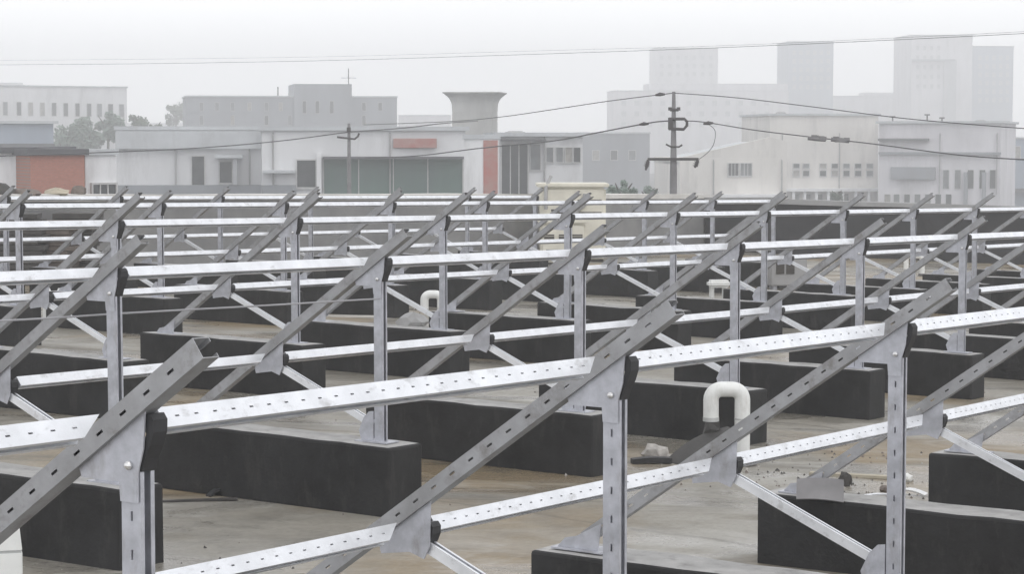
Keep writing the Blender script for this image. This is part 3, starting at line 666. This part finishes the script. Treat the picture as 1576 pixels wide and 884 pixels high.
f.window(296, 314, 241, 287, panes=1, name='door'); f.window(338, 357, 249, 281, panes=1, name='door')
f.panel('porch_roof', 332, 374, 238, 243, 'roofsheet', out=1.6); f.panel('porch_wall', 359, 366, 244, 284, 'w_grey', out=1.4)
f.panel('plinth', 179, 402, 285, 305, 'w_slate', out=0.5)
f = Facade('market_hall', 'wide hall with a pale upper wall and long green glazing', 'building', 402.5, 716, 201, 135, 136, 18, 'w_pale', lip=0.25)
f.window(457, 486, 247, 288, panes=1, name='door'); f.window(498, 712, 245, 298, 'glassgreen', 4)
f.panel('column', 487.5, 495, 236, 306, 'w_white', out=0.5); f.panel('canopy', 497, 714, 241, 244.5, 'roofdark', out=1.2)
f.panel('plinth', 402.5, 456, 285, 305, 'w_slate', out=0.4)
f.panel('awning', 405, 455, 262, 266, 'roofsheet', out=1.0)
a0, zt = f.loc(605, 213); a1, zb = f.loc(672, 228); q = Vector((f.o.location.x, f.o.location.y, 0)) + f.dx*((a0+a1)/2) + f.nrm*0.2
b = bmesh.new(); add_box(b, -(a1-a0)/2, (a1-a0)/2, -0.1, 0.1, -(zt-zb)/2, (zt-zb)/2); bmesh.ops.bevel(b, geom=b.edges[:], offset=0.03, segments=1, affect='EDGES'); fix(b)
o = obj('sign_board', b, M['redsign'], None, (q.x, q.y, STREET+(zt+zb)/2)); tag(o, 'faded blank red board on the upper wall of the hall', 'sign')
# flared concrete tower
T0 = at(731, 142, 175); o = empty('water_tower', (T0.x, 175, STREET)); tag(o, 'flared grey concrete tower above the hall roof', 'tower')
Ht = T0.z-STREET; k_ = 175/F0
def lathe(prof, n=36, cap=True):
    b = bmesh.new(); rings = [[b.verts.new((r*math.cos(6.2832*i/n), r*math.sin(6.2832*i/n), z)) for i in range(n)] for r, z in prof]
    for a, c in zip(rings[:-1], rings[1:]):
        for i in range(n): b.faces.new((a[i], a[(i+1) % n], c[(i+1) % n], c[i]))
    if cap: b.faces.new(rings[-1])
    fix(b); return b
rr = lambda p: p*k_
def square(prof):
    b = bmesh.new(); rings = [[b.verts.new((sx*r, sy*r, z)) for sx, sy in ((-1, -1), (1, -1), (1, 1), (-1, 1))] for r, z in prof]
    for a, c in zip(rings[:-1], rings[1:]):
        for i in range(4): b.faces.new((a[i], a[(i+1) % 4], c[(i+1) % 4], c[i]))
    b.faces.new(rings[-1]); fix(b); return b
q9 = 0.885
obj('shaft', square([(rr(34.5)*q9, 0), (rr(34.5)*q9, Ht-rr(30.2))]), M['towerconc'], o)
prof = []
for k in range(11):
    u_ = k/10; prof.append((rr(34.7+13.5*u_**3.4)*q9, Ht-rr(30)+rr(28)*u_))
prof += [(rr(49)*q9, Ht-rr(1.8)), (rr(49)*q9, Ht), (rr(42)*q9, Ht+0.02)]
obj('flared_top', square(prof), M['towerconc'], o)
o.rotation_euler = (0, 0, R(-8))
# red and white pillar
f = Facade('pillar', 'tall pillar painted red and white beside the hall', 'pillar', 714, 768, 214, 125, 125, 2.2, 'w_white', roof='roofsheet', lip=0.08)
f.panel('red_face', 744, 766, 216, 300, 'redpaint', out=0.06)
f = Facade('office_building', 'pale low building with four windows right of the red pillar', 'building', 769, 897, 210, 140, 140.3, 14, 'w_pale', lip=0.4)
for x0 in (841, 856, 870, 883): f.window(x0, x0+10, 227, 250, panes=1)
f.panel('carport', 770, 838, 214, 217, 'roofdark', out=1.2); f.window(772, 812, 222, 300, panes=3, name='opening'); f.window(816, 832, 222, 262, panes=1)
f = Facade('slate_block', 'blue-grey plain block left of the utility pole', 'building', 897, 1000, 206, 340, 341, 14, 'w_slate', lip=0.15)
for x0 in (912, 940, 968): f.window(x0, x0+10, 232, 246, panes=1)
f = Facade('grey_long_building', 'long blue-grey building with a taller middle block behind the warehouse', 'building', 286, 611, 149, 370, 376, 18, 'w_slate', lip=0.15)
for k, x in enumerate((310, 334, 358, 384, 410, 432, 560, 585)): f.window(x-3, x+3, 158, 170, panes=1)
for k, x in enumerate((310, 358, 410, 446, 560)): f.window(x-3, x+3, 178, 192, panes=1)
a0, zt = f.loc(452, 129); a1, _ = f.loc(541, 129)
b = bmesh.new(); add_box(b, a0, a1, -0.5, 12, 0, zt); fix(b); blk = obj('middle_block', b, M['w_slate'], f.o)
for x0 in (468, 488, 510): 
    aa, zz = f.loc(x0, 165); obj('window', win_mesh(0.6, 2.0, 'glass', 1), None, blk, (aa, -0.5, zz))
b = bmesh.new(); aa, zz = f.loc(431, 132); add_tube(b, [(aa, 5, f.H), (aa, 5, zz)], 0.11, 8); fix(b); obj('flue', b, M['polemetal'], f.o)
b = bmesh.new(); aa, zz = f.loc(541, 104); add_tube(b, [(aa-0.2, 3, zt), (aa-0.2, 3, zz)], 0.09, 6); _, z2 = f.loc(541, 119); add_tube(b, [(aa-1.5, 3, z2), (aa+1.1, 3, z2)], 0.05, 6); fix(b); obj('antenna', b, M['polemetal'], f.o)
f = Facade('pale_block', 'faint pale block between the grey building and the flared tower', 'building', 613, 692, 178, 700, 700, 14, 'w_mauve', lip=0.1)

# hazy towers at right
def grid(f, x0, x1, y0, y1, nx, ny, wpx, hpx):
    for i in range(nx):
        for j in range(ny):
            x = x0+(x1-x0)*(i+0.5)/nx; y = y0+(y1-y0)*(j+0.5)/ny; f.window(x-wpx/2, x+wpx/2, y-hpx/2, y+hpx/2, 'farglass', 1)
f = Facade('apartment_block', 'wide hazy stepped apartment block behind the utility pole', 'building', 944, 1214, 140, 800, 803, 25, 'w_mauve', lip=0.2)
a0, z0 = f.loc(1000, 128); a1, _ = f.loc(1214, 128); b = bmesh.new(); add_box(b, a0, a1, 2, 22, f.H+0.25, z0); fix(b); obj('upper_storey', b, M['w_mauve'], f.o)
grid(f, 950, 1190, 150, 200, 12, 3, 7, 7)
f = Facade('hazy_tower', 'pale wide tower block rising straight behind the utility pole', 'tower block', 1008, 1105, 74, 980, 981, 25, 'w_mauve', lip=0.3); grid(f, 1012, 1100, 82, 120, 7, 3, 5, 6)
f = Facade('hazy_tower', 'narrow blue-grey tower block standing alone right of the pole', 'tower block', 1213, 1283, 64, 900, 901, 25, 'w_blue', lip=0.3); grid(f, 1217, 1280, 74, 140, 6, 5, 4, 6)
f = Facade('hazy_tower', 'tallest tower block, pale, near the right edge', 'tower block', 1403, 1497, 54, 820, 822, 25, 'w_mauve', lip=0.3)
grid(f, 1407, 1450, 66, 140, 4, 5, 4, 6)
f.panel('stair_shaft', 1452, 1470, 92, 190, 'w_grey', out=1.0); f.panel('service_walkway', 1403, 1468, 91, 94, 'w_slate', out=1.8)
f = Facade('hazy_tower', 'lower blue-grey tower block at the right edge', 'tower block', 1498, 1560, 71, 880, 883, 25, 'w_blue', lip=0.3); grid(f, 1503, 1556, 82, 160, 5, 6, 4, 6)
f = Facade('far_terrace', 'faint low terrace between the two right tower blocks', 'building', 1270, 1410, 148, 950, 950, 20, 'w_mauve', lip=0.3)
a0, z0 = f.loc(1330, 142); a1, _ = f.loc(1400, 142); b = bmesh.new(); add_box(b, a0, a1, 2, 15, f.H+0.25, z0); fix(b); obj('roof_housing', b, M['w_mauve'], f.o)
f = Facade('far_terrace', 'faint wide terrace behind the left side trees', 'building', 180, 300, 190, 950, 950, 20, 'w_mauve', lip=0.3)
# cream complex at right
f = Facade('cream_building', 'broad cream building with a bare upper wall right of the pole', 'building', 1185, 1352, 178, 260, 261, 18, 'w_cream', lip=0.25)
for x0 in (1221, 1236, 1262, 1280, 1298, 1316, 1334): f.window(x0, x0+9, 252, 259, panes=1); f.window(x0, x0+9, 263, 271, panes=1)
f.panel('canopy', 1200, 1352, 290, 294, 'w_white', out=2.0)
for x0 in (1215, 1232, 1250, 1268, 1290, 1310, 1330): f.panel('column', x0, x0+3.5, 294.5, 330, 'w_white', out=1.8, back=1.4)
for x0 in (1220, 1238, 1256, 1275, 1296, 1316): f.window(x0, x0+9, 299, 326, panes=1)
f = Facade('mauve_building', 'long greyish building with a dark band painted as shade at the right edge', 'building', 1353, 1541, 190, 250, 246, 18, 'w_mauve', lip=0.35)
f.panel('roof_edge', 1353, 1430, 213, 217, 'roofdark', out=0.9); f.panel('ledge', 1353, 1541, 234, 238, 'w_slate', out=0.5)
f.panel('shade_band', 1372, 1440, 257, 276, 'w_slate', out=0.6)  # slate-coloured panel paints the shaded band onto the facade
for x0 in (1452, 1470, 1490, 1508, 1524): f.window(x0, x0+8, 262, 290, panes=1)
for x0 in (1362, 1376, 1392, 1408, 1424, 1440, 1456): f.window(x0, x0+8, 299, 322, panes=1)
for x0 in (1484, 1512): f.panel('pier', x0, x0+5, 265, 325, 'w_slate', out=0.5)
for x, y0, y1 in ((1366, 179, 190), (1420, 176, 190), (1443, 181, 190)):
    b = bmesh.new(); aa, zz = f.loc(x, y0); add_tube(b, [(aa, 4, f.H), (aa, 4, zz)], 0.09, 6); add_tube(b, [(aa-0.3, 4, zz), (aa+0.3, 4, zz)], 0.08, 6); fix(b); obj('roof_post', b, M['polemetal'], f.o)
f = Facade('blue_house', 'blue-grey building cut off by the right edge', 'building', 1542, 1640, 214, 300, 300, 14, 'w_blue', lip=0.2)
for x0 in (1548, 1562): f.window(x0, x0+8, 226, 244, panes=1)
f.panel('lean_to', 1542, 1640, 290, 296, 'roofdark', out=1.5)
# gabled cream annexe
f = Facade('gabled_annexe', 'low cream gabled annexe with a pair of barred windows right of the pole', 'building', 1046, 1211, 243, 205, 206, 14, 'w_cream', roof=None)
_, zr = f.loc(1150, 211); b = bmesh.new(); L_ = f.L; apex = f.loc(1185, 211)[0]
add_prism(b, [(0, f.H+0.002), (L_, f.H+0.002), (L_, zr-0.4), (apex, zr)], 0.0, 0.6); fix(b); obj('gable', b, M['w_cream'], f.o)
b = bmesh.new(); add_prism(b, [(0.0, f.H-0.6), (apex, zr-0.7), (L_, zr-1.1), (L_, zr-0.9), (apex, zr-0.45), (0.0, f.H-0.35)], 0.61, 14.3); fix(b); obj('roof', b, M['roofsheet'], f.o)
f.window(1121, 1136, 252, 270, panes=3); f.window(1140, 1156, 252, 270, panes=3)
f.panel('low_canopy', 1105, 1200, 299, 303, 'w_white', out=1.6)

def downpipe(f, x, y0, y1):
    a, zt = f.loc(x, y0); _, zb = f.loc(x, y1); b = bmesh.new(); add_tube(b, [(a, -0.15, zb), (a, -0.15, zt-0.1), (a, -0.02, zt)], 0.06, 6); fix(b); obj('downpipe', b, M['coping_grey'], f.o)
def tank(f, x, y, w_, d):
    a, z = f.loc(x, y); b = bmesh.new(); add_tube(b, [(a, d, f.H+0.25), (a, d, z-0.1), (a, d, z)], [w_, w_, w_*0.6], 14); fix(b); c = obj('roof_tank', b, M['coping_grey'], f.o)
for n_, xs in (('warehouse', (270, 384)), ('market_hall', (420, 600)), ('office_building', (838,)), ('cream_building', (1204, 1292)), ('gabled_annexe', (1098, 1203)), ('mauve_building', (1447, 1535))):
    f_ = FAC[n_]
    for x in xs: downpipe(f_, x, 205 if f_.P0.z > HC and n_ not in ('gabled_annexe',) else 246, 300)
tank(FAC['office_building'], 800, 201, 0.7, 5); tank(FAC['office_building'], 865, 204, 0.4, 4); tank(FAC['cream_building'], 1215, 171, 0.6, 5); tank(FAC['mauve_building'], 1500, 184, 0.7, 6); tank(FAC['market_hall'], 655, 196, 0.4, 4)

# grit and chips scattered on the roof, too many to count
rg = random.Random(77); b = bmesh.new()
spots = [on_roof(1290, 750), on_roof(1230, 735), on_roof(1400, 760), on_roof(1040, 712), on_roof(1480, 640), on_roof(270, 860), on_roof(640, 480), on_roof(1330, 700)]
for q in range(700):
    if q < 380: c = rg.choice(spots); P = c + PV*rg.gauss(0, 0.35) + UV*rg.gauss(0, 0.5)
    else: P = RP(rg.uniform(-1, 22), rg.uniform(-12, 1.5))
    e = P-Vector((X0, Y0, 0)); P.z = SP*e.dot(PV)+SU*e.dot(UV); r = rg.uniform(0.006, 0.018)*(1.6 if rg.random() < 0.06 else 1)
    vv = [b.verts.new(P+Vector((rg.uniform(-r, r), rg.uniform(-r, r), z))) for z in (-0.004, -0.004, -0.004)] 
    for k_, an in enumerate((0, 2.1, 4.2)): vv[k_].co = P+Vector((math.cos(an)*r*rg.uniform(.7, 1.3), math.sin(an)*r*rg.uniform(.7, 1.3), -0.004))
    tp = b.verts.new(P+Vector((rg.uniform(-.3, .3)*r, rg.uniform(-.3, .3)*r, r*rg.uniform(0.6, 1.1))))
    mi = rg.randrange(3)
    for k_ in range(3): b.faces.new((vv[k_], vv[(k_+1) % 3], tp)).material_index = mi
tag(obj('grit', b, [M['rubble'], M['dark'], M['brownblock']]), kind='stuff')

# ------------------------------------------------------------------ utility poles and wires
PD = 74.0
def pole(label, x, ytop, Y, r0, r1):
    T_ = at(x, ytop, Y); o = empty('utility_pole', (T_.x, Y, STREET)); tag(o, label, 'pole', 'utility poles'); H = T_.z-STREET
    b = bmesh.new(); add_tube(b, [(0, 0, 0), (0, 0, H*0.8), (0, 0, H)], [r0, r0*0.8, r1], 12); fix(b); c = obj('shaft', b, M['pole'], o); shade_smooth(c.data, 50)
    return o, H
o, H = pole('tall dark utility pole with a crossarm in front of the pale towers', 1037, 141, PD, 0.15, 0.055)
px_ = PD/F0; zof = lambda y: at(1037, y, PD).z-STREET
b = bmesh.new(); add_bar(b, (-40*px_, -0.13, zof(245)), (38*px_, -0.13, zof(245)), (0, 1, 0), (0, 0, 1), -0.04, 0.04, -0.045, 0.045); fix(b); ca = obj('crossarm', b, M['polemetal'], o)
for sx, ex, ey in ((-39, -43, 262), (37, 32, 258)):
    b = bmesh.new(); add_tube(b, [(sx*px_, -0.13, zof(246)), ((sx+(ex-sx)*0.5)*px_, -0.13, zof(254)), (ex*px_, -0.13, zof(ey))], [0.05, 0.06, 0.03], 8)
    for q in range(3): add_tube(b, [((sx+(ex-sx)*(0.3+q*0.2))*px_, -0.13, zof(249+q*3)), ((sx+(ex-sx)*(0.35+q*0.2))*px_, -0.13, zof(250+q*3))], 0.09, 8)
    fix(b); obj('insulator', b, M['polemetal'], ca)
b = bmesh.new(); add_tube(b, [(-8*px_, -0.12, zof(183)), (16*px_, -0.12, zof(183)), (20*px_, -0.12, zof(187)), (20*px_, -0.12, zof(193)), (15*px_, -0.12, zof(199)), (-8*px_, -0.12, zof(198))], 0.05, 8); add_box(b, -9*px_, -2*px_, -0.25, -0.1, zof(199), zof(181)); fix(b); obj('bracket', b, M['polemetal'], o)
b = bmesh.new(); add_tube(b, [(-6*px_, -0.1, zof(169)), (7*px_, -0.1, zof(169))], 0.05, 6); add_tube(b, [(-6*px_, -0.1, zof(170)), (-6*px_, -0.1, zof(165))], 0.06, 6); add_tube(b, [(7*px_, -0.1, zof(170)), (7*px_, -0.1, zof(165))], 0.06, 6); fix(b); obj('pin_arm', b, M['polemetal'], o)
b = bmesh.new(); add_tube(b, [(-12*px_, -0.1, zof(222)), (-4*px_, -0.1, zof(226)), (8*px_, -0.1, zof(226)), (13*px_, -0.1, zof(223))], 0.03, 6); fix(b); obj('step_iron', b, M['polemetal'], o)
o, H = pole('short utility pole with a hooked arm in front of the hall', 537, 190, 98, 0.12, 0.06)
z98 = lambda y: at(537, y, 98).z-STREET; k9 = 98/F0
b = bmesh.new(); add_tube(b, [(-18*k9, -0.12, z98(211)), (0, -0.12, z98(213)), (9*k9, -0.12, z98(214)), (14*k9, -0.12, z98(210)), (16*k9, -0.12, z98(205))], 0.045, 6); fix(b); obj('crossarm', b, M['polemetal'], o)
b = bmesh.new(); add_tube(b, [(0, -0.12, z98(196)), (0, -0.12, z98(203))], 0.09, 8); fix(b); obj('insulator', b, M['polemetal'], o)

def wire(label, pts, r, m='wire', cat='wire', name='power_line', group='overhead wires'):
    P = [at(*p) for p in pts]; b = bmesh.new()
    out = []                                                        # Catmull-Rom through the points
    for i in range(len(P)-1):
        p0, p1, p2, p3 = P[max(i-1, 0)], P[i], P[i+1], P[min(i+2, len(P)-1)]
        for k in range(8):
            t = k/8; out.append(0.5*((2*p1)+(p2-p0)*t+(2*p0-5*p1+4*p2-p3)*t*t+(3*p1-p0-3*p2+p3)*t**3))
    out.append(P[-1]); add_tube(b, out, r, 6); fix(b); o = obj(name, b, M[m]); return tag(o, label, cat, group)
wire('dark wire crossing from the left edge to the short pole', [(-60, 242, 80), (120, 236, 86), (300, 228, 91), (430, 217, 95), (537, 203, 98)], 0.022)
wire('thin wire from the short pole towards the flared tower', [(537, 203, 98), (620, 197, 104), (680, 190, 110), (735, 186, 120)], 0.025)
wire('thin wire from the tall pole top leftward past the flared tower', [(1037, 143, PD), (940, 155, 78), (860, 167, 82), (770, 180, 88), (690, 187, 95), (560, 192, 102)], 0.015)
wire('thick wire from the tall pole bracket down to the hall', [(1029, 186, PD), (1000, 189, 75), (920, 204, 78), (850, 217, 82), (740, 228, 88), (640, 240, 94), (560, 243, 98)], 0.022)
wire('upper wire from the tall pole to the right edge', [(1037, 143, PD), (1130, 150, 71), (1240, 163, 68), (1400, 183, 64), (1580, 198, 60), (1700, 206, 57)], 0.014)
wire('middle wire from the tall pole bracket to the right edge', [(1056, 186, PD), (1085, 188, 73), (1160, 200, 70), (1250, 211, 67), (1340, 221, 64), (1480, 239, 60), (1600, 247, 57)], 0.017)
wire('drooping jumper wire beside the tall pole', [(1085, 188, 73), (1100, 200, 73), (1099, 220, 73), (1090, 234, 73.5), (1076, 245, 73.9)], 0.010)
wire('upper of two high faint wires across the sky', [(-60, 93, 150), (200, 91, 145), (500, 87, 135), (860, 77, 120), (1110, 70, 106), (1400, 57, 92), (1660, 44, 84)], 0.006)
wire('lower of two high faint wires across the sky', [(-60, 100, 150), (200, 98, 145), (500, 93, 135), (860, 82, 120), (1110, 73, 105), (1400, 60, 92), (1660, 47, 84)], 0.011)
for lab, x, y in (('left clamp on the middle wire before the cream building', 1257, 214), ('right clamp on the middle wire before the cream building', 1293, 216)):
    P = at(x, y, 66.2 if x < 1270 else 65.2); b = bmesh.new(); rnd = random.Random(x)
    add_tube(b, [(-0.26, 0, 0.03), (0, 0, 0), (0.26, 0, -0.02)], 0.06, 8)
    for q in range(9): cx_ = rnd.uniform(-0.2, 0.2); cz_ = rnd.uniform(-0.02, 0.10)*(1-abs(cx_)*2); r_ = rnd.uniform(0.03, 0.06); add_box(b, cx_-r_*1.5, cx_+r_*1.5, -r_, r_, cz_-r_, cz_+r_)
    fix(b); tag(obj('wire_clamp', b, M['pole'], None, P), lab, 'clamp', 'clamps on the middle wire')
for lab, x, y, d in (('dark strain insulator on the thick wire left of the tall pole', 991, 190.5, 75.3), ('dark strain insulator on the middle wire right of the tall pole', 1090, 189.3, 72.8), ('dark strain insulator on the topmost wire left of the tall pole', 1016, 145, 75)):
    P = at(x, y, d); b = bmesh.new(); add_tube(b, [(-0.16, 0, -0.03), (0, 0, 0), (0.16, 0, 0.0)], [0.03, 0.065, 0.03], 8); fix(b); tag(obj('strain_insulator', b, M['polemetal'], None, P), lab, 'insulator', 'strain insulators on the wires')
# thin cable strung across the left racks
wire('thin grey cable strung low across the left racks', [(-80, 498, 11.6), (60, 491, 12.0), (200, 482, 12.5), (400, 471, 13.3), (584, 460, 14.15)], 0.0055, 'wire_grey', 'cable', 'cable', 'cables on the racks')

# ------------------------------------------------------------------ haze
hm = bpy.data.materials.new('haze_air'); hm.use_nodes = True; t = hm.node_tree
for n_ in list(t.nodes):
    if n_.type == 'BSDF_PRINCIPLED': t.nodes.remove(n_)
pvn = t.nodes.new('ShaderNodeVolumePrincipled'); pvn.inputs['Density'].default_value = 0.0018
pvn.inputs['Color'].default_value = (0.985, 0.99, 1.0, 1); pvn.inputs['Anisotropy'].default_value = 0.0
t.links.new(pvn.outputs['Volume'], [n_ for n_ in t.nodes if n_.type == 'OUTPUT_MATERIAL'][0].inputs['Volume'])
bm = bmesh.new(); add_box(bm, -330, 340, -16, 1160, STREET-1, 47); fix(bm)
hz = obj('haze', bm, hm); tag(hz, kind='stuff')
